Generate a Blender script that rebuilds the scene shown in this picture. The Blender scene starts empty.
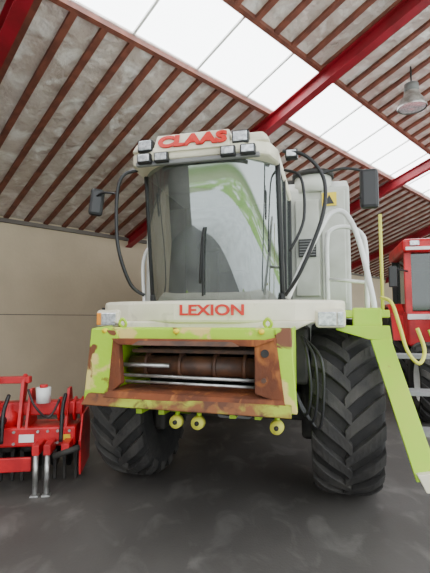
import bpy, bmesh, math, random
from mathutils import Vector, Matrix
random.seed(4)
C=bpy.context.scene.collection

# ---------------------------------------------------------------- materials
def mat(name,c1,rough=0.6,metal=0.0,c2=None,scale=4.0,lo=0.4,hi=0.6,c3=None,scale3=9.0,lo3=.6,hi3=.68,bump=0.0,bscale=20.0,emis=None,est=0,detail=6,coord='Object',stretch=None,bdist=.03,c4=None,scale4=1,lo4=.5,hi4=.6):
    m=bpy.data.materials.new(name); m.use_nodes=True
    nt=m.node_tree; b=nt.nodes['Principled BSDF']
    b.inputs['Base Color'].default_value=(*c1,1); b.inputs['Roughness'].default_value=rough; b.inputs['Metallic'].default_value=metal
    tc=nt.nodes.new('ShaderNodeTexCoord'); vec=tc.outputs[coord]
    if stretch:
        mp=nt.nodes.new('ShaderNodeMapping'); mp.inputs['Scale'].default_value=stretch
        nt.links.new(vec,mp.inputs['Vector']); vec=mp.outputs['Vector']
    def layer(prev,c,sc,l,h,off):
        n=nt.nodes.new('ShaderNodeTexNoise'); n.inputs['Scale'].default_value=sc; n.inputs['Detail'].default_value=detail
        n.inputs['Distortion'].default_value=off
        r=nt.nodes.new('ShaderNodeMapRange'); r.inputs[1].default_value=l; r.inputs[2].default_value=h
        mx=nt.nodes.new('ShaderNodeMix'); mx.data_type='RGBA'
        nt.links.new(vec,n.inputs['Vector']); nt.links.new(n.outputs['Fac'],r.inputs[0]); nt.links.new(r.outputs[0],mx.inputs[0])
        if prev is None: mx.inputs[6].default_value=(*c1,1)
        else: nt.links.new(prev,mx.inputs[6])
        mx.inputs[7].default_value=(*c,1)
        return mx.outputs[2]
    o=None
    if c2: o=layer(None,c2,scale,lo,hi,0.2)
    if c3: o=layer(o,c3,scale3,lo3,hi3,0.7)
    if c4: o=layer(o,c4,scale4,lo4,hi4,.6)
    if o is not None: nt.links.new(o,b.inputs['Base Color'])
    if bump:
        n=nt.nodes.new('ShaderNodeTexNoise'); n.inputs['Scale'].default_value=bscale; n.inputs['Detail'].default_value=5
        bp=nt.nodes.new('ShaderNodeBump'); bp.inputs['Strength'].default_value=bump; bp.inputs['Distance'].default_value=bdist
        nt.links.new(vec,n.inputs['Vector']); nt.links.new(n.outputs['Fac'],bp.inputs['Height']); nt.links.new(bp.outputs[0],b.inputs['Normal'])
    if emis:
        b.inputs['Emission Color'].default_value=(*emis,1); b.inputs['Emission Strength'].default_value=est
    return m
CREAM=mat('cream_paint',(.78,.73,.57),.45,c2=(.6,.55,.42),scale=3,lo=.45,hi=.75,c3=(.4,.36,.27),scale3=7,lo3=.62,hi3=.85,detail=10)
CREAMD=mat('dusty_white_panel',(.56,.57,.52),.55,c2=(.4,.4,.35),scale=3,lo=.4,hi=.75,detail=10)
LIME=mat('lime_paint',(.36,.62,.012),.45,c2=(.42,.58,.03),scale=4,lo=.4,hi=.7,c3=(.3,.2,.06),scale3=9,lo3=.7,hi3=.76)
LIMEW=mat('worn_lime_paint',(.38,.62,.015),.5,c2=(.68,.55,.17),scale=3.1,lo=.54,hi=.58,c3=(.17,.055,.02),scale3=4.5,lo3=.59,hi3=.63,bump=.1,detail=12)
RUSTL=mat('rusty_lime_lip',(.2,.07,.02),.7,c2=(.34,.4,.03),scale=3,lo=.5,hi=.62,c3=(.1,.035,.015),scale3=10,lo3=.5,hi3=.65,bump=.2,detail=12)
RUST=mat('rust',(.2,.052,.014),.8,c2=(.07,.024,.012),scale=4,lo=.4,hi=.7,c3=(.38,.13,.03),scale3=7,lo3=.55,hi3=.7,bump=.3,detail=12,stretch=(1,1,.6))
DRUST=mat('dark_rust',(.06,.03,.02),.55,c2=(.12,.05,.025),scale=8)
BLACK=mat('black_paint',(.012,.012,.013),.4)
DARK=mat('grimy_dark_metal',(.013,.012,.011),.7,c2=(.03,.026,.022),scale=6)
RUB=mat('tyre_rubber',(.016,.015,.015),.85,c2=(.036,.033,.03),scale=6,lo=.4,hi=.75,bump=.2,bscale=30)
RUBL=mat('tyre_lug_rubber',(.03,.028,.027),.8,c2=(.072,.066,.058),scale=4,lo=.4,hi=.75,bump=.2,bscale=30,detail=10)
STEEL=mat('bare_steel',(.55,.55,.54),.35,.8,c2=(.35,.34,.32),scale=10)
RED=mat('red_paint',(.6,.008,.015),.4,c2=(.4,.007,.012),scale=4,detail=9)
REDB=mat('red_beam_paint',(.28,.006,.018),.45,c2=(.2,.006,.012),scale=3)
REDT=mat('red_lettering',(.62,.02,.012),.5)
WHITE=mat('white_paint',(.82,.82,.8),.4,c2=(.66,.66,.63),scale=8,lo=.5,hi=.8)
YEL=mat('yellow_paint',(.8,.6,.02),.45)
YELG=mat('yellow_green_rail',(.62,.6,.07),.45)
ORANGE=mat('indicator_orange',(.85,.3,.03),.3)
LENS=mat('lamp_lens',(.8,.82,.85),.12,.3,c2=(.45,.47,.5),scale=30)
GREY=mat('grey_plastic',(.2,.2,.2),.6)
CLOTH=mat('seat_cloth',(.03,.035,.05),.9)
WOOD=mat('batten_wood',(.2,.062,.038),.6,c2=(.13,.04,.026),scale=6)
CEIL=mat('insulation_film',(.70,.62,.575),.25,.15,c2=(.5,.41,.365),scale=1.5,lo=.35,hi=.7,c3=(.84,.8,.77),scale3=3.2,lo3=.5,hi3=.68,bump=1,bscale=5,bdist=.08)
WALL=mat('beige_wall_panel',(.54,.44,.31),.75,c2=(.44,.355,.25),scale=.9,lo=.3,hi=.7,bump=.1,bscale=15)
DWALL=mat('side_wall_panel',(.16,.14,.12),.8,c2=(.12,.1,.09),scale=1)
FLOOR=mat('stained_concrete',(.062,.056,.05),.6,c2=(.105,.097,.088),scale=1.1,lo=.3,hi=.75,c3=(.2,.188,.172),scale3=3.5,lo3=.52,hi3=.9,bump=.2,bscale=60,detail=14,bdist=.008,stretch=(1,.6,1),c4=(.042,.038,.035),scale4=.55,lo4=.48,hi4=.8)
YARD=mat('yard_concrete',(.85,.86,.84),.8,c2=(.7,.71,.69),scale=.5)
GRASS=mat('meadow_grass',(.2,.42,.04),.9,c2=(.3,.5,.08),scale=.1,c3=(.85,.85,.8),scale3=.045,lo3=.54,hi3=.57)
SKYL=mat('translucent_skylight_sheet',(.9,.92,.95),.4,emis=(.93,.97,1),est=7.5)

def glass(name,dust,tint,ior=2.6):
    m=bpy.data.materials.new(name); m.use_nodes=True; nt=m.node_tree; nt.nodes.clear()
    out=nt.nodes.new('ShaderNodeOutputMaterial'); tr=nt.nodes.new('ShaderNodeBsdfTransparent'); tr.inputs[0].default_value=(*tint,1)
    gl=nt.nodes.new('ShaderNodeBsdfGlossy'); gl.inputs['Roughness'].default_value=.03; gl.inputs[0].default_value=(.9,.97,.95,1)
    df=nt.nodes.new('ShaderNodeBsdfDiffuse'); df.inputs[0].default_value=(.5,.54,.51,1)
    n=nt.nodes.new('ShaderNodeTexNoise'); n.inputs['Scale'].default_value=3; n.inputs['Detail'].default_value=10
    tc=nt.nodes.new('ShaderNodeTexCoord'); mp=nt.nodes.new('ShaderNodeMapping'); mp.inputs['Scale'].default_value=(1.6,1.6,.7)
    nt.links.new(tc.outputs['Object'],mp.inputs[0]); nt.links.new(mp.outputs[0],n.inputs['Vector'])
    r=nt.nodes.new('ShaderNodeMapRange'); r.inputs[1].default_value=.35; r.inputs[2].default_value=.7; r.inputs[3].default_value=dust*.4; r.inputs[4].default_value=dust*1.6
    nt.links.new(n.outputs[0],r.inputs[0])
    fr=nt.nodes.new('ShaderNodeFresnel'); fr.inputs[0].default_value=ior
    m1=nt.nodes.new('ShaderNodeMixShader'); m2=nt.nodes.new('ShaderNodeMixShader')
    nt.links.new(fr.outputs[0],m1.inputs[0]); nt.links.new(tr.outputs[0],m1.inputs[1]); nt.links.new(gl.outputs[0],m1.inputs[2])
    nt.links.new(r.outputs[0],m2.inputs[0]); nt.links.new(m1.outputs[0],m2.inputs[1]); nt.links.new(df.outputs[0],m2.inputs[2])
    nt.links.new(m2.outputs[0],out.inputs[0]); return m
GLASS=glass('dusty_windscreen_glass',.1,(.25,.36,.34),3.4)
GLASSD=glass('tinted_side_glass',.03,(.12,.15,.15),1.8)

# ---------------------------------------------------------------- mesh helpers
def M(name,vs,fs,mt,parent=None,smooth=False,bevel=0,seg=2,recalc=True):
    me=bpy.data.meshes.new(name); me.from_pydata([tuple(v) for v in vs],[],fs); me.update()
    if recalc:
        bm=bmesh.new(); bm.from_mesh(me); bmesh.ops.recalc_face_normals(bm,faces=bm.faces); bm.to_mesh(me); bm.free()
    if smooth:
        for p in me.polygons: p.use_smooth=True
    me.materials.append(mt)
    o=bpy.data.objects.new(name,me); C.objects.link(o)
    if parent: o.parent=parent
    if bevel:
        b=o.modifiers.new('b','BEVEL'); b.width=bevel; b.segments=seg; b.limit_method='ANGLE'
    return o
def hexa(name,b4,t4,mt,parent=None,bevel=0):
    return M(name,list(b4)+list(t4),[(0,1,2,3),(4,5,6,7),(0,1,5,4),(1,2,6,5),(2,3,7,6),(3,0,4,7)],mt,parent,bevel=bevel)
def box(name,x,y,z,mt,parent=None,bevel=.008):
    b=[(x[0],y[0],z[0]),(x[1],y[0],z[0]),(x[1],y[1],z[0]),(x[0],y[1],z[0])]
    return hexa(name,b,[(p[0],p[1],z[1]) for p in b],mt,parent,bevel)
def prism(name,pts,a,b,axis,mt,parent=None,bevel=0):
    n=len(pts)
    def f(p,c): return {'x':(c,p[0],p[1]),'y':(p[0],c,p[1]),'z':(p[0],p[1],c)}[axis]
    vs=[f(p,a) for p in pts]+[f(p,b) for p in pts]
    fs=[tuple(range(n)),tuple(range(2*n-1,n-1,-1))]+[(i,(i+1)%n,(i+1)%n+n,i+n) for i in range(n)]
    return M(name,vs,fs,mt,parent,bevel=bevel)
def catmull(P,k=6):
    P=[Vector(p) for p in P]; out=[]
    for i in range(len(P)-1):
        p0=P[max(i-1,0)];p1=P[i];p2=P[i+1];p3=P[min(i+2,len(P)-1)]
        for j in range(k):
            t=j/k; out.append(.5*((2*p1)+(p2-p0)*t+(2*p0-5*p1+4*p2-p3)*t*t+(3*p1-p0-3*p2+p3)*t**3))
    out.append(P[-1]); return out
def tubegeo(pts,r,n=8):
    pts=[Vector(p) for p in pts]; vs=[];fs=[]; up=None
    for i,p in enumerate(pts):
        t=(pts[min(i+1,len(pts)-1)]-pts[max(i-1,0)]).normalized()
        if up is None:
            up=t.cross(Vector((0.3,0.2,1))).normalized()
            if up.length<.1: up=Vector((1,0,0))
        up=(up-t*up.dot(t)).normalized(); w=t.cross(up)
        for k in range(n):
            a=2*math.pi*k/n; vs.append(p+up*math.cos(a)*r+w*math.sin(a)*r)
    for i in range(len(pts)-1):
        for k in range(n):
            fs.append((i*n+k,i*n+(k+1)%n,(i+1)*n+(k+1)%n,(i+1)*n+k))
    fs.append(tuple(range(n))); fs.append(tuple(range(len(vs)-1,len(vs)-n-1,-1)))
    return vs,fs
def tube(name,pts,r,mt,parent=None,curve=True,n=8):
    if curve and len(pts)>2: pts=catmull(pts)
    vs,fs=tubegeo(pts,r,n)
    o=M(name,vs,fs,mt,parent); 
    for p in o.data.polygons:
        if len(p.vertices)==4: p.use_smooth=True
    return o
def cyl(name,a,b,r,mt,parent=None,n=24): return tube(name,[a,b],r,mt,parent,False,n)
def multi(name,parts,mt,parent=None,smooth=False,bevel=0):
    vs=[];fs=[]
    for v,f in parts:
        o=len(vs); vs+=list(v); fs+=[tuple(i+o for i in q) for q in f]
    return M(name,vs,fs,mt,parent,smooth,bevel)
def boxgeo(x,y,z):
    b=[(x[0],y[0],z[0]),(x[1],y[0],z[0]),(x[1],y[1],z[0]),(x[0],y[1],z[0])]
    return b+[(p[0],p[1],z[1]) for p in b],[(0,1,2,3),(4,5,6,7),(0,1,5,4),(1,2,6,5),(2,3,7,6),(3,0,4,7)]
def lathe(name,prof,c,mt,parent=None,axis='x',n=64,smooth=True):
    vs=[];fs=[];m=len(prof)
    for i in range(n):
        a=2*math.pi*i/n
        for (x,r) in prof:
            if axis=='x': vs.append((c[0]+x,c[1]+r*math.cos(a),c[2]+r*math.sin(a)))
            elif axis=='z': vs.append((c[0]+r*math.cos(a),c[1]+r*math.sin(a),c[2]+x))
            else: vs.append((c[0]+r*math.cos(a),c[1]+x,c[2]+r*math.sin(a)))
    for i in range(n):
        for j in range(m-1):
            fs.append((i*m+j,i*m+j+1,((i+1)%n)*m+j+1,((i+1)%n)*m+j))
    return M(name,vs,fs,mt,parent,smooth)
def wheel(pre,c,w,R,rimr,parent,nl=20,rimmat=None,sweep=.36,lugh=.045):
    h=w/2
    prof=[(-h*.78,rimr),(-h*.98,rimr+.06),(-h*1.04,(rimr+R)/2+.03),(-h*1.0,R-.14),(-h*.88,R-.075),(-h*.5,R-.055),(0,R-.048)]
    prof=prof+[(-x,r) for x,r in prof[-2::-1]]
    lathe(pre+'_tyre_carcass',prof,c,RUB,parent)
    parts=[]
    d=math.pi/nl*.42
    for side in(-1,1):
        for k in range(nl):
            t0=2*math.pi*(k+(.5 if side>0 else 0))/nl
            vs=[];fs=[];S=7
            for i in range(S+1):
                s=i/S; x=side*(-.03+ s*(h*1.02+.03)); ss=max(s,0)
                drop=.0 if s<.5 else (s-.5)**2*.28
                th=t0+sweep*(s**.85)
                ro=R-drop; ri=R-lugh-.04-drop
                dd=d*(1+.25*s)
                for (q,rr) in((-dd*1.25,ri),(-dd,ro),(dd,ro),(dd*1.25,ri)):
                    a=th+q
                    vs.append((c[0]+x,c[1]-rr*math.cos(a),c[2]+rr*math.sin(a)))
            for i in range(S):
                for j in range(4):
                    fs.append((i*4+j,i*4+(j+1)%4,(i+1)*4+(j+1)%4,(i+1)*4+j))
            fs.append((0,1,2,3)); fs.append((S*4,S*4+1,S*4+2,S*4+3))
            parts.append((vs,fs))
    multi(pre+'_tyre_lugs',parts,RUBL,parent,bevel=.008)
    rm=rimmat or GREY
    lathe(pre+'_rim',[(-h*.8,rimr+.01),(-h*.7,rimr-.03),(-.04,rimr-.05),(-.02,.12),(-.1,.11),(-.1,0.001)],c,rm,parent,n=40)
    lathe(pre+'_rim_outer',[(h*.8,rimr+.01),(h*.7,rimr-.03),(0.0,rimr-.05),(.02,.12),(.12,.11),(.12,0.001)],c,rm,parent,n=40)
def text(name,body,cx,y,cz,w,hh,mt,parent,tilt=0,rz=0,off=.012):
    cu=bpy.data.curves.new(name,'FONT'); cu.body=body; cu.extrude=.006; cu.offset=off; cu.align_x='CENTER'; cu.align_y='CENTER'; cu.size=1
    o=bpy.data.objects.new(name,cu); C.objects.link(o); bpy.context.view_layer.update()
    dx,dy=o.dimensions.x,o.dimensions.y
    o.data.materials.append(mt)
    o.scale=(w/dx,hh/dy,1); o.rotation_euler=(math.radians(90)+tilt,0,rz); o.location=(cx,y,cz); o.parent=parent
    return o
def empty(name,loc=(0,0,0),rz=0):
    e=bpy.data.objects.new(name,None); e.location=loc; e.rotation_euler=(0,0,rz); C.objects.link(e); e.empty_display_size=.2; return e

# ---------------------------------------------------------------- shed shell
dv=Vector((.711,.703,0)); nv=Vector((.703,-.711,0)); W0=Vector((-4.2,8.4,0))
HW=3.8; SL=.35
def S(t,p,z): return W0+dv*t+nv*p+Vector((0,0,z))
def R(t,p,dz=0): return S(t,p,HW+SL*p+dz)
T0,T1,P1=-17,24,9.7
def slab(name,t0,t1,p0,p1,dz0,dz1,mt):
    return hexa(name,[R(t0,p0,dz0),R(t1,p0,dz0),R(t1,p1,dz0),R(t0,p1,dz0)],[R(t0,p0,dz1),R(t1,p0,dz1),R(t1,p1,dz1),R(t0,p1,dz1)],mt)
KA,KB=4.48,5.45
c1=slab('ceiling',T0,T1,-.3,KA,0,.12,CEIL)
c2=slab('ceiling_upper',T0,T1,KB,P1,0,.12,CEIL); c2.parent=c1
sk=slab('window_1',T0,T1,KA,KB,.05,.09,SKYL)
parts=[]
def hx(a,b): return (list(a)+list(b),[(0,1,2,3),(4,5,6,7),(0,1,5,4),(1,2,6,5),(2,3,7,6),(3,0,4,7)])
t=T0+.2
while t<T1:
    for (pa,pb) in((0,KA-.02),(KB+.02,P1)):
        parts.append(hx([R(t,pa,-.05),R(t+.085,pa,-.05),R(t+.085,pb,-.05),R(t,pb,-.05)],[R(t,pa,0),R(t+.085,pa,0),R(t+.085,pb,0),R(t,pb,0)]))
    t+=.40
b=multi('roof_battens',parts,WOOD)
parts=[]
for pa in(KA-.06,KB):
    parts.append(hx([R(T0,pa,-.06),R(T1,pa,-.06),R(T1,pa+.06,-.06),R(T0,pa+.06,-.06)],[R(T0,pa,.02),R(T1,pa,.02),R(T1,pa+.06,.02),R(T0,pa+.06,.02)]))
multi('trim_1',parts,WOOD)
parts=[]
tt=T0+.5
while tt<T1:
    parts.append(hx([R(tt,KA,.02),R(tt+.035,KA,.02),R(tt+.035,KB,.02),R(tt,KB,.02)],[R(tt,KA,.05),R(tt+.035,KA,.05),R(tt+.035,KB,.05),R(tt,KB,.05)])); tt+=1.1
multi('skylight_bars',parts,WHITE,sk)
for bt in(-9.5,-5.4,-1.35,2.9,7.9,12.9,17.5):
    ps=[]
    for (a,b2,l,h) in((-.08,.08,-.29,-.27),(-.08,.08,-.075,-.055),(-.012,.012,-.27,-.075)):
        ps.append(hx([R(bt+a,0.02,l),R(bt+b2,0.02,l),R(bt+b2,P1,l),R(bt+a,P1,l)],[R(bt+a,0.02,h),R(bt+b2,0.02,h),R(bt+b2,P1,h),R(bt+a,P1,h)]))
    multi('roof_beam',ps,REDB)
hexa('wall_back',[S(T0,-.25,0),S(T1,-.25,0),S(T1,-.0,0),S(T0,-.0,0)],[S(T0,-.25,HW-.08),S(T1,-.25,HW-.08),S(T1,0,HW-.0),S(T0,0,HW-.0)],WALL)
ps=[]
for z in(1.85,):
    ps.append(hx([S(T0,0,z),S(T1,0,z),S(T1,.008,z),S(T0,.008,z)],[S(T0,0,z+.015),S(T1,0,z+.015),S(T1,.008,z+.015),S(T0,.008,z+.015)]))
ps.append(hx([S(T0,0,HW-.12),S(T1,0,HW-.12),S(T1,.05,HW-.12),S(T0,.05,HW-.12)],[S(T0,0,HW-.04),S(T1,0,HW-.04),S(T1,.05,HW-.04),S(T0,.05,HW-.04)]))
multi('trim_2',ps,DWALL)
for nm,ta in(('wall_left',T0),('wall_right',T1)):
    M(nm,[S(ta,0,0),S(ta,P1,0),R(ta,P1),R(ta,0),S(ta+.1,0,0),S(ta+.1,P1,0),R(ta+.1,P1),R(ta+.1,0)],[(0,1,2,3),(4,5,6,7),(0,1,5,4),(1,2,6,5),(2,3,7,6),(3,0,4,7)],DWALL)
PF=P1+.3; PG=PF+20
hexa('floor',[S(T0-.2,-.4,-.2),S(T1+.2,-.4,-.2),S(T1+.2,PF,-.2),S(T0-.2,PF,-.2)],[S(T0-.2,-.4,0),S(T1+.2,-.4,0),S(T1+.2,PF,0),S(T0-.2,PF,0)],FLOOR)
hexa('yard_ground',[S(-60,PF,-.2),S(60,PF,-.2),S(60,PG,-.2),S(-60,PG,-.2)],[S(-60,PF,-.01),S(60,PF,-.01),S(60,PG,-.01),S(-60,PG,-.01)],YARD)
hexa('meadow_ground',[S(-150,PG,-.2),S(150,PG,-.2),S(150,PG+200,-.2),S(-150,PG+200,-.2)],[S(-150,PG,0),S(150,PG,0),S(150,PG+200,0),S(-150,PG+200,0)],GRASS)

# ---------------------------------------------------------------- pendant lamp
lp=Vector((3.30,6.94,0))
L=empty('pendant_lamp',(lp.x,lp.y,5.28))
rz=HW+SL*((lp-W0).dot(nv))-5.28
lathe('shade',[(0,.23),(.02,.235),(.14,.185),(.22,.13),(.28,.12)],(0,0,0),STEEL,L,'z',32)
lathe('ballast_housing',[(.28,.001),(.28,.12),(.42,.11),(.44,.001)],(0,0,0),GREY,L,'z',24)
lathe('diffuser',[(.01,.001),(.0,.1),(.01,.21)],(0,0,0),LENS,L,'z',24)
cyl('cord',(0,0,.43),(0,0,rz),.014,BLACK,L,8)

# ---------------------------------------------------------------- combine harvester
H=empty('combine_harvester',(.11,4.72,0),math.radians(-13.8))
wheel('front_wheel_right',(-1.0,.22,.88),.54,.88,.42,H,20,DARK)
wheel('front_wheel_left',(1.235,.2,.88),.62,.88,.42,H,20,DARK)
wheel('rear_wheel_right',(-1.15,3.7,.6),.42,.6,.3,H,16,DARK)
wheel('rear_wheel_left',(1.15,3.7,.6),.42,.6,.3,H,16,DARK)
box('front_axle',(-.8,.95),(.06,.34),(.7,1.0),DARK,H,.02)
for s in(-.72,.88):
    box('final_drive',(s-.07,s+.07),(-.1,.4),(.55,1.2),DARK,H,.04)
box('rear_axle',(-1.0,1.0),(3.6,3.8),(.5,.7),DARK,H,.02)
box('gearbox',(-.02,.33),(-.3,.04),(.76,1.0),GREY,H,.03)
box('underbody',(-.7,.85),(.35,5.0),(.7,1.7),DARK,H,.03)
box('chassis_front',(-.68,.9),(-.5,.35),(1.15,1.68),DARK,H,.03)
# body / grain tank
prism('grain_tank_body',[(1.1,1.85),(1.0,1.85),(1.0,3.45),(1.3,3.62),(3.6,3.62),(5.6,3.2),(5.9,2.5),(5.9,1.4),(4.8,1.2),(1.3,1.2)],-1.35,1.4,'x',CREAMD,H,.03)
for i,v in enumerate((1.5,2.6,3.8,4.9)):
    box('side_panel_seam',(1.4,1.412),(v,v+.02),(1.35,3.3),GREY,H,0)
for (x0,x1,z0,z1) in((.72,1.02,2.05,3.3),(1.05,1.34,1.95,3.4)):
    box('tank_front_panel',(x0,x1),(.965,1.0),(z0,z1),CREAMD,H,.012)
    box('tank_front_panel_mirror',(-x1,-x0),(.965,1.0),(z0,z1),CREAMD,H,.012)
box('air_intake_grille',(.76,.98),(.93,.965),(2.55,2.78),BLACK,H,.005)
multi('grille_slats',[boxgeo((.77,.97),(.92,.93),(2.57+i*.035,2.58+i*.035)) for i in range(6)],GREY,H)
box('panel_handle',(1.1,1.13),(.93,.965),(2.5,2.65),BLACK,H,.005)
box('warning_sign',(1.06,1.24),(.945,.963),(3.2,3.37),YEL,H,0)
prism('warning_symbol',[(1.09,3.22),(1.21,3.22),(1.15,3.34)],.938,.945,'y',BLACK,H)
cyl('air_cleaner_drum',(.95,1.15,3.4),(.95,1.15,3.62),.24,CREAMD,H)
cyl('air_cleaner_cap',(.95,1.15,3.62),(.95,1.15,3.68),.27,DARK,H)
box('tank_cover',(-1.2,1.2),(1.35,3.4),(3.6,3.7),DARK,H,.02)
# cab
GX0,GX1=-.74,.65; gz0,gz1=1.92,3.27
gc=(GX0+GX1)/2; gh=(GX1-GX0)/2
def gy(s,zz): return -.58+.34*abs(s)**3.6-.012*math.sin(zz*math.pi)-.27*zz
vs=[];fs=[];NX,NZ=48,20
for j in range(NZ+1):
    for i in range(NX+1):
        s=-1+2*i/NX; zz=j/NZ
        vs.append((gc+gh*s*(1-.02*zz),gy(s,zz),gz0+(gz1-gz0)*zz))
for j in range(NZ):
    for i in range(NX):
        a=j*(NX+1)+i; fs.append((a,a+1,a+NX+2,a+NX+1))
g=M('windscreen',vs,fs,GLASS,H,True)
for s,nm in((-1,'a_pillar_right'),(1,'a_pillar_left')):
    x=gc+gh*s
    hexa(nm,[(x-.025,-.26,gz0),(x+.025,-.26,gz0),(x+.025,-.18,gz0),(x-.025,-.18,gz0)],[(x*.98-.025,-.53,gz1),(x*.98+.025,-.53,gz1),(x*.98+.025,-.44,gz1),(x*.98-.025,-.44,gz1)],BLACK,H,.008)
    prism('cab_side_glass',[(-.22,2.0),(-.48,3.25),(.82,3.25),(.82,2.0)],x-.006,x+.006,'x',GLASSD,H)
    box('cab_door_frame_bottom',(x-.02,x+.03),(-.3,.85),(1.9,2.02),BLACK,H,.01)
    box('cab_rear_pillar',(x-.03,x+.03),(.78,.88),(1.9,3.27),BLACK,H,.01)
    box('cab_door_mullion',(x-.02,x+.025),(.0,.05),(1.95,3.27),BLACK,H,.005)
tube('windscreen_seal_bottom',[(gc+gh*(-1+2*i/20),gy(-1+2*i/20,0)-.01,gz0+.01) for i in range(21)],.014,BLACK,H,False,6)
tube('windscreen_seal_top',[(gc+gh*.98*(-1+2*i/20),gy(-1+2*i/20,1)-.01,gz1-.01) for i in range(21)],.02,BLACK,H,False,6)
for s in(-1,1):
    tube('windscreen_seal_side',[(gc+gh*s*(1-.02*k/8),gy(s,k/8)-.01,gz0+(gz1-gz0)*k/8) for k in range(9)],.018,BLACK,H,False,6)
box('cab_rear_wall',(GX0,GX1),(.82,.88),(1.7,3.3),CLOTH,H,0)
box('cab_floor',(GX0,GX1),(-.3,.85),(1.8,1.93),DARK,H,0)
box('seat_base',(-.25,.22),(.1,.5),(1.93,2.3),CLOTH,H,.05)
box('seat_back',(-.24,.21),(.45,.58),(2.3,2.95),CLOTH,H,.05)
box('steering_column',(-.09,.0),(-.35,-.27),(1.93,2.5),BLACK,H,.02)
tube('steering_wheel',[(-.045+.19*math.cos(a*math.pi/10),-.27+.12*math.sin(a*math.pi/10),2.55+.1*math.sin(a*math.pi/10)) for a in range(21)],.014,BLACK,H,False)
box('control_console',(.3,.5),(-.1,.5),(1.93,2.45),GREY,H,.03)
tube('wiper_arm',[(-.08,-.63,1.98),(-.06,-.70,2.3),(-.04,-.76,2.55)],.010,BLACK,H)
tube('wiper_blade',[(-.10,-.66,2.1),(-.06,-.735,2.45),(-.03,-.77,2.62)],.012,BLACK,H)
# roof
prism('cab_roof',[(-.79,-.62),(-.74,-.82),(-.5,-.94),(.38,-.94),(.6,-.82),(.66,-.62),(.68,.9),(-.79,.9)],3.24,3.37,'z',CREAM,H,.03)
hexa('cab_roof_cap',[(-.75,-.88,3.36),(.61,-.88,3.36),(.63,.88,3.36),(-.75,.88,3.36)],[(-.69,-.84,3.47),(.55,-.84,3.47),(.5,.7,3.54),(-.62,.7,3.54)],CREAM,H,.04)
hexa('visor_panel',[(-.48,-.97,3.3),(.26,-.97,3.3),(.26,-.72,3.3),(-.48,-.72,3.3)],[(-.46,-.9,3.49),(.24,-.9,3.49),(.24,-.72,3.49),(-.46,-.72,3.49)],CREAM,H,.015)
text('maker_lettering','CLAAS',-.1,-.951,3.395,.66,.135,REDT,H,-.34,off=.055)
def lamp(nm,x,y,z,w,h2,mt=LENS):
    box(nm+'_housing',(x-w/2-.014,x+w/2+.014),(y,y+.09),(z-h2/2-.014,z+h2/2+.014),BLACK,H,.012)
    box(nm+'_lens',(x-w/2,x+w/2),(y-.012,y),(z-h2/2,z+h2/2),mt,H,.01)
for x in(-.56,.35): lamp('work_lamp',x,-.95,3.385,.125,.09)
for x in(-.56,-.39,.24,.42): lamp('lower_work_lamp',x,-.98,3.255,.11,.065)
box('lamp_bar',(-.66,.52),(-.93,-.88),(3.2,3.24),GREY,H,.01)
# front cab base band
prism('cab_base_band',[(-1.18,-.5),(-1.1,-.62),(-.8,-.74),(-.3,-.84),(.25,-.84),(.8,-.76),(1.14,-.64),(1.24,-.5),(1.24,-.2),(-1.18,-.2)],1.72,1.93,'z',CREAM,H,.03)
prism('cab_base_lower',[(-.95,1.74),(.97,1.74),(.8,1.66),(-.8,1.66)],-.8,-.3,'y',CREAM,H,.02)
text('model_lettering','LEXION',.06,-.848,1.835,.6,.1,REDT,H,0,off=.025)
for s,x in((-1,-1.03),(1,1.1)):
    box('headlamp_housing',(x-.13,x+.13),(-.72,-.5),(1.68,1.85),CREAM,H,.03)
    box('headlamp_lens',(x-.06 if s<0 else x-.105,x+.09 if s<0 else x+.05),(-.735,-.72),(1.70,1.82),LENS,H,.01)
    box('headlamp_indicator',(x-.115 if s<0 else x+.06,x-.07 if s<0 else x+.11),(-.733,-.72),(1.70,1.82),ORANGE if s<0 else LENS,H,.008)
# side platforms
box('platform_left',(.95,1.62),(-.5,.9),(1.77,1.84),LIME,H,.01)
box('platform_right',(-1.25,-.75),(-.45,.9),(1.82,1.88),DARK,H,.01)
box('platform_lime_box',(1.3,1.55),(-.52,-.45),(1.66,1.86),LIME,H,.015)
# feeder house and front frame
hexa('feeder_house',[(-.68,-1.22,1.08),(.66,-1.22,1.08),(.62,-.3,1.0),(-.66,-.3,1.0)],[(-.68,-1.22,1.14),(.66,-1.22,1.14),(.62,-.3,1.08),(-.66,-.3,1.08)],DARK,H)
for x in(-.69,.64): hexa('feeder_side',[(x,-1.25,1.06),(x+.03,-1.25,1.06),(x+.03,-.3,1.0),(x,-.3,1.0)],[(x,-1.25,1.62),(x+.03,-1.25,1.62),(x+.03,-.3,1.72),(x,-.3,1.72)],LIME,H)
hexa('feeder_top',[(-.7,-1.2,1.56),(.68,-1.2,1.56),(.66,-.4,1.66),(-.68,-.4,1.66)],[(-.7,-1.2,1.6),(.68,-1.2,1.6),(.66,-.4,1.7),(-.68,-.4,1.7)],LIME,H)
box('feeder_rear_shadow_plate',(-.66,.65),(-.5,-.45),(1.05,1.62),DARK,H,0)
box('frame_top_beam',(-.82,.8),(-1.33,-1.18),(1.58,1.69),LIMEW,H,.015)
prism('frame_left_flange',[(-.84,1.68),(-.6,1.66),(-.64,1.16),(-.9,1.08)],-1.36,-1.28,'y',LIMEW,H,.008)
prism('frame_left_side',[(-1.36,1.08),(-1.3,1.68),(-.98,1.7),(-.98,1.2)],-.86,-.84,'x',LIME,H,.004)
prism('frame_right_flange',[(.68,1.68),(.8,1.69),(.84,1.06),(.74,1.06)],-1.36,-1.28,'y',LIMEW,H,.008)
prism('frame_right_side',[(-1.36,1.06),(-1.3,1.69),(-.98,1.7),(-.98,1.2)],.8,.815,'x',LIME,H,.004)
prism('rust_plate_left',[(-.64,1.6),(-.585,1.58),(-.56,1.24),(-.68,1.14)],-1.37,-1.30,'y',RUST,H,.006)
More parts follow.
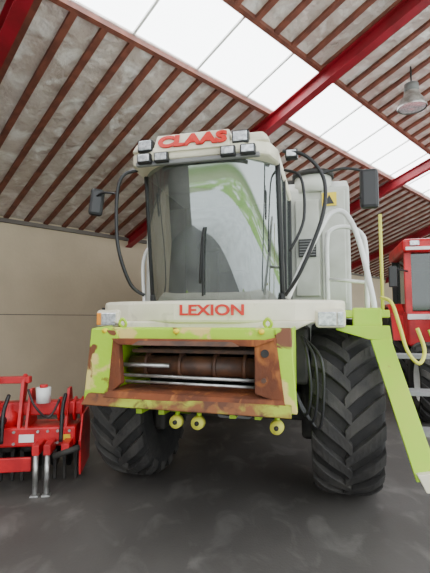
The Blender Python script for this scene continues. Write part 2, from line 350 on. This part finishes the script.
prism('rust_plate_right',[(.53,1.58),(.69,1.62),(.75,1.13),(.53,1.2)],-1.38,-1.32,'y',RUST,H,.006)
cyl('plate_pivot',(.61,-1.40,1.5),(.61,-1.36,1.5),.03,DARK,H,16)
cyl('plate_bolt',(.6,-1.40,1.3),(.6,-1.37,1.3),.02,DRUST,H,6)
prism('rust_hood',[(-.64,1.6),(.68,1.6),(.55,1.55),(-.58,1.55)],-1.4,-1.3,'y',RUST,H,.006)
hexa('hood_lip',[(-.45,-1.42,1.55),(.42,-1.42,1.55),(.42,-1.38,1.55),(-.45,-1.38,1.55)],[(-.4,-1.4,1.585),(.36,-1.4,1.585),(.36,-1.37,1.585),(-.4,-1.37,1.585)],DRUST,H)
hexa('rust_sill',[(-.7,-1.42,1.13),(.78,-1.42,1.11),(.6,-1.1,1.13),(-.62,-1.1,1.13)],[(-.66,-1.4,1.18),(.74,-1.4,1.16),(.6,-1.1,1.2),(-.62,-1.1,1.2)],RUST,H,.006)
hexa('front_lip',[(-.88,-1.44,1.07),(.8,-1.46,1.05),(.8,-1.38,1.03),(-.88,-1.36,1.05)],[(-.84,-1.40,1.155),(.8,-1.42,1.13),(.8,-1.36,1.13),(-.84,-1.34,1.155)],RUSTL,H,.008)
cyl('feeder_drum',(-.6,-1.08,1.36),(.55,-1.08,1.36),.085,DRUST,H)
for x in(-.45,-.15,.15,.4):
    cyl('drum_collar',(x,-1.08,1.36),(x+.03,-1.08,1.36),.11,DRUST,H)
cyl('crossbar_a',(-.6,-1.3,1.30),(.53,-1.3,1.285),.014,STEEL,H,10)
cyl('crossbar_b',(-.6,-1.28,1.38),(-.18,-1.28,1.38),.018,STEEL,H,10)
cyl('crossbar_c',(-.55,-1.3,1.25),(.53,-1.3,1.235),.012,STEEL,H,10)
multi('chain_slats',[boxgeo((-.58,.52),(-1.12+i*.12,-1.1+i*.12),(1.47,1.5)) for i in range(5)],DRUST,H)
for x in(-.72,-.1,.58):
    lathe('frame_bolt',[(-.04,.001),(-.04,.02),(0,.022)],(x,-1.33,1.66),YEL,H,'y',12)
for x in(-.6,.62):
    tube('lifting_eye',[(x,-1.25,1.68),(x-.03,-1.27,1.72),(x,-1.28,1.76),(x+.03,-1.27,1.72),(x,-1.25,1.68)],.012,LIME,H)
# coupling hooks below
for x in(-.12,.06,.68):
    tube('coupling_hook',[(x,-1.2,1.08),(x,-1.24,1.0),(x,-1.26,.95)],.02,LIME,H)
    lathe('hook_roller',[(-.03,.001),(-.03,.05),(.03,.055),(.03,.03),(.03,.001)],(x,-1.27,.94),YELG,H,'y',20)
    lathe('hook_bolt',[(-.01,.001),(-.01,.018),(.01,.018)],(x,-1.305,.94),DARK,H,'y',12)
multi('underframe_brackets',[boxgeo((x,x+.05),(-1.2,-1.0),(.97,1.07)) for x in(-.5,-.3,.3,.5)],LIME,H)
for x in(-.35,.1,.3):
    cyl('lift_ram',(x,-1.15,1.05),(x,-.2,.8),.04,LIME if x<0 else DARK,H,14)
# hoses
for k in range(3):
    o=k*.05
    tube('hydraulic_hose',[(.85,-.6,1.6),(.91+o,-.99,1.45),(.93+o,-1.02,1.15),(.88+o,-.98,.98-o),(.8,-.9,1.15),(.74,-.8,1.4)],.012,BLACK,H)
# ladder (swung forward)
A=Vector((1.42,-.55,1.66)); B=Vector((1.68,-1.1,.56))
for off,nm in((Vector((0,0,0)),'ladder_stringer_a'),(Vector((.52,.1,0)),'ladder_stringer_b')):
    a=A+off;b_=B+off; w=Vector((.16,0,.04)); d_=Vector((0,.04,0))
    hexa(nm,[a,a+w,a+w+d_,a+d_],[b_,b_+w,b_+w+d_,b_+d_],LIME,H,.006)
for i in range(4):
    q=A.lerp(B,.2+.26*i)+Vector((.1,.02,0))
    box('ladder_step',(q.x,q.x+.5),(q.y,q.y+.2),(q.z-.02,q.z+.015),GREY,H,.004)
prism('ladder_top_plate',[(1.15,1.7),(1.6,1.7),(1.62,1.56),(1.42,1.58),(1.15,1.66)],-.6,-.5,'y',LIME,H,.006)
prism('ladder_foot',[(1.68,.62),(1.95,.68),(1.95,.5),(1.74,.5)],-1.13,-1.05,'y',CREAM,H,.006)
tube('ladder_handrail',[(1.55,-.5,1.95),(1.62,-.6,1.9),(1.66,-.72,1.7),(1.7,-.8,1.5),(1.78,-.82,1.4),(1.84,-.75,1.5),(1.8,-.7,1.68)],.016,YELG,H)
# white rails
tube('white_rail_a',[(.72,-.52,1.95),(.85,-.5,2.25),(1.05,-.45,2.65),(1.15,-.4,2.78),(1.27,-.38,2.76),(1.38,-.4,2.5),(1.48,-.42,2.0),(1.5,-.42,1.84)],.026,WHITE,H)
tube('white_rail_b',[(1.1,.3,1.84),(1.1,.3,2.6),(1.15,.3,2.75),(1.3,.3,2.78),(1.45,.25,2.7),(1.5,.2,2.5),(1.5,.2,1.84)],.026,WHITE,H)
tube('white_rail_cross',[(1.5,.2,2.3),(1.45,-.42,2.2)],.02,WHITE,H,False)
tube('white_rail_cross_low',[(1.12,.3,2.2),(1.5,.2,2.15)],.02,WHITE,H,False)
tube('white_rail_right',[(-.9,-.1,1.88),(-.93,-.1,2.35),(-.87,-.1,2.55),(-.8,-.1,2.45),(-.8,-.1,1.88)],.02,WHITE,H)
cyl('marker_pole',(1.6,-.2,1.8),(1.6,-.2,2.78),.016,YELG,H,8)
# black brackets + mirrors
tube('bracket_right',[(-.74,-.7,3.25),(-.86,-.75,3.2),(-.92,-.77,3.05),(-.93,-.77,2.7),(-.9,-.75,2.4),(-.82,-.65,2.1),(-.72,-.55,2.0)],.018,BLACK,H)
tube('bracket_left',[(.7,-.65,3.33),(.88,-.66,3.28),(1.02,-.66,3.14),(1.08,-.66,2.95),(1.04,-.66,2.65),(.85,-.62,2.2),(.7,-.55,1.98)],.018,BLACK,H)
tube('bracket_left_inner',[(.7,-.5,3.2),(.86,-.52,3.1),(.88,-.52,2.7),(.74,-.5,2.4)],.014,BLACK,H)
tube('mirror_arm_left',[(1.04,-.66,3.08),(1.25,-.64,3.12),(1.44,-.62,3.08)],.013,BLACK,H)
box('mirror_left',(1.38,1.54),(-.66,-.58),(2.74,3.1),BLACK,H,.03)
box('mirror_glass_left',(1.395,1.525),(-.58,-.572),(2.78,3.08),STEEL,H,0)
tube('mirror_arm_right',[(-.92,-.77,3.0),(-1.08,-.75,3.03),(-1.2,-.72,3.0)],.012,BLACK,H)
o=box('mirror_right',(-.07,.07),(-.04,.04),(-.14,.14),BLACK,H,.03); o.location=(-1.19,-.7,2.95); o.rotation_euler=(0,.1,.5)
lamp('marker_lamp',.78,-.66,3.3,.09,.06)

# ---------------------------------------------------------------- power harrow at left
K=empty('power_harrow',(-2.13,4.8,0),math.radians(8))
box('main_trough',(-1.1,.62),(-.2,.2),(.42,.62),RED,K,.02)
box('top_tube',(-1.1,.66),(-.08,.08),(.72,.86),RED,K,.015)
for x in(-.95,-.4,.1,.5): prism('bracket_plate',[(-.2,.6),(.2,.6),(.12,.86),(.06,1.0),(-.06,1.0),(-.12,.86)],x,x+.03,'x',RED,K,.005)
for x in(-.32,.02): prism('headstock',[(-.2,.6),(-.1,.6),(.08,1.12),(0,1.16),(-.08,1.1)],x,x+.035,'x',RED,K,.005)
box('headstock_bar',(-.36,.1),(-.06,.04),(1.06,1.13),RED,K,.01)
lathe('gearbox_drum',[(0,.001),(0,.15),(.12,.15),(.16,.1),(.22,.1),(.24,.001)],(-.13,-.02,.62),RED,K,'z',20)
cyl('oil_canister',(.26,-.1,.86),(.26,-.1,1.02),.075,WHITE,K)
cyl('canister_cap',(.26,-.1,1.02),(.26,-.1,1.05),.04,RED,K)
for x in(.42,.5,.58,.66):
    lathe('end_disc',[(0,.001),(0,.13),(.02,.13),(.02,.001)],(x,-.05,.78),RED,K,'x',20)
prism('end_plate',[(-.3,.15),(.3,.15),(.34,.5),(.2,.75),(-.2,.75),(-.34,.5)],.68,.7,'x',RED,K,.005)
for i in range(8):
    x=-1.0+i*.22
    cyl('rotor',(x,0,.42),(x,0,.34),.08,DARK,K,14)
    for d in(-.06,.06): hexa('tine',[(x+d-.012,-.02,.02),(x+d+.012,-.02,.02),(x+d+.012,.02,.02),(x+d-.012,.02,.02)],[(x+d-.02,-.03,.36),(x+d+.02,-.03,.36),(x+d+.02,.03,.36),(x+d-.02,.03,.36)],DARK,K)
cyl('packer_axle',(-1.1,.5,.26),(.66,.5,.26),.07,DARK,K)
for i in range(11):
    lathe('packer_ring',[(-.03,.1),(-.02,.25),(.02,.25),(.03,.1)],(-1.0+i*.16,.5,.26),DARK,K,'x',24)
for x in(-1.05,.6): box('packer_arm',(x,x+.05),(.0,.55),(.3,.5),RED,K,.01)
box('leveling_bar',(-1.1,.22),(-.36,-.32),(.22,.36),RED,K,.01)
for x in(.28,.39):
    cyl('parking_stand',(x,-.42,.012),(x,-.42,.42),.026,STEEL,K,12)
    box('stand_foot',(x-.04,x+.04),(-.46,-.38),(0,.014),STEEL,K,.003)
    box('stand_clamp',(x-.035,x+.035),(-.45,-.2),(.4,.5),RED,K,.006)
cyl('side_pin',(.45,-.42,.38),(.7,-.42,.46),.03,DARK,K)
box('side_pin_mount',(.52,.6),(-.42,-.2),(.42,.5),RED,K,.006)
for x in(-.2,-.08,.5):
    tube('lower_link_arm',[(x,-.15,.95),(x,-.3,.8),(x,-.34,.5)],.02,BLACK,K)
multi('mounting_bolts',[tubegeo([(x,-.205,z),(x,-.22,z)],.016,6) for x in(-.3,-.15,0,.24,.34,.44,.56) for z in(.46,.58)],STEEL,K)
tube('harrow_hose',[(-.2,-.1,1.1),(-.35,-.25,1.05),(-.5,-.28,.8),(-.6,-.1,.65)],.014,BLACK,K)
tube('harrow_hose_b',[(.1,-.1,1.0),(.2,-.22,.85),(.34,-.2,.72),(.44,-.15,.9)],.012,BLACK,K)
tube('pto_shaft',[(-.13,-.15,.7),(-.13,-.5,.62),(-.3,-.75,.5)],.045,BLACK,K,False)
for x in(-.6,.5): box('warning_sticker',(x,x+.07),(-.206,-.2),(.48,.54),YEL,K,0)
box('white_sticker',(.05,.2),(-.206,-.2),(.47,.55),WHITE,K,0)

# ---------------------------------------------------------------- red tractor at right
Q=empty('tractor',(5.1,9.0,0),math.radians(-14)); Q.scale=(1.1,1.1,1.1)
wheel('rear_right',(-.95,.9,.9),.5,.9,.45,Q,18,WHITE)
wheel('rear_left',(.95,.9,.9),.5,.9,.45,Q,18,WHITE)
wheel('front_right',(-.9,-1.5,.62),.4,.62,.32,Q,16,WHITE)
wheel('front_left',(.9,-1.5,.62),.4,.62,.32,Q,16,WHITE)
box('tractor_axle_front',(-.75,.75),(-1.56,-1.44),(.55,.7),DARK,Q)
box('tractor_axle_rear',(-.75,.75),(.8,1.0),(.8,1.0),DARK,Q)
box('transmission',(-.3,.3),(-1.6,1.3),(.6,1.1),DARK,Q,.03)
prism('bonnet',[(-2.2,1.0),(-2.25,1.45),(-2.0,1.75),(-.4,1.95),(-.4,1.0)],-.4,.4,'x',RED,Q,.05)
box('grille',(-.33,.33),(-2.27,-2.2),(1.05,1.5),BLACK,Q,.02)
box('cab_lower',(-.98,.98),(-.4,1.1),(1.1,1.75),RED,Q,.04)
for x in(-1.2,.7): prism('fender',[(-.2,1.2),(0.1,1.7),(.5,1.92),(1.3,1.92),(1.8,1.6),(1.75,1.55),(1.3,1.86),(.5,1.86),(.15,1.65),(-.1,1.2)],x,x+.5,'x',RED,Q,.01)
box('cab_glass',(-.93,.93),(-.36,1.05),(1.75,2.85),GLASSD,Q,.02)
for x in(-.95,.95):
    for y in(-.38,1.06): box('cab_post',(x-.06,x+.06),(y-.04,y+.04),(1.7,2.9),RED if y<0 else BLACK,Q,.01)
box('cab_dark_interior',(-.8,.8),(.5,.9),(1.75,2.6),CLOTH,Q,.05)
box('cab_roof_red',(-1.05,1.05),(-.55,1.2),(2.85,3.1),RED,Q,.06)
box('roof_trim_white',(-1.0,1.0),(-.57,-.55),(2.88,2.94),WHITE,Q,.005)
box('side_trim_white',(-.98,.98),(-.42,-.4),(1.6,1.7),WHITE,Q,.005)
box('side_mirror',(-1.3,-1.15),(-.5,-.46),(2.2,2.6),BLACK,Q,.02)
tube('side_mirror_arm',[(-.95,-.42,2.5),(-1.2,-.48,2.55)],.015,BLACK,Q,False)
for x in(-.85,.75): box('roof_lamp',(x-.08,x+.08),(-.6,-.55),(2.96,3.05),LENS,Q,.01)
cyl('exhaust',(.55,-.6,1.6),(.55,-.6,2.8),.05,STEEL,Q)

# ---------------------------------------------------------------- world, light, camera
w=bpy.data.worlds.new('World'); bpy.context.scene.world=w; w.use_nodes=True
nt=w.node_tree; bg=nt.nodes['Background']
tc=nt.nodes.new('ShaderNodeTexCoord'); sp=nt.nodes.new('ShaderNodeSeparateXYZ'); cr=nt.nodes.new('ShaderNodeValToRGB')
nt.links.new(tc.outputs['Generated'],sp.inputs[0])
mr=nt.nodes.new('ShaderNodeMapRange'); mr.inputs[1].default_value=-.3; mr.inputs[2].default_value=.7
nt.links.new(sp.outputs['Z'],mr.inputs[0]); nt.links.new(mr.outputs[0],cr.inputs[0])
e=cr.color_ramp.elements; e[0].position=.0; e[0].color=(.3,.32,.26,1); e[1].position=1; e[1].color=(.87,.93,1,1)
for p,c in((.29,(.3,.36,.2,1)),(.315,(.14,.24,.07,1)),(.335,(.92,.95,.97,1))):
    q=e.new(p); q.color=c
nt.links.new(cr.outputs[0],bg.inputs[0]); bg.inputs[1].default_value=3.6

cam=bpy.data.cameras.new('camera'); co=bpy.data.objects.new('camera',cam); C.objects.link(co)
co.location=(0,0,1.75); co.rotation_euler=(math.radians(90+4.45),0,0)
cam.sensor_fit='VERTICAL'; cam.sensor_height=36; cam.lens=27.0; cam.clip_end=400
bpy.context.scene.camera=co
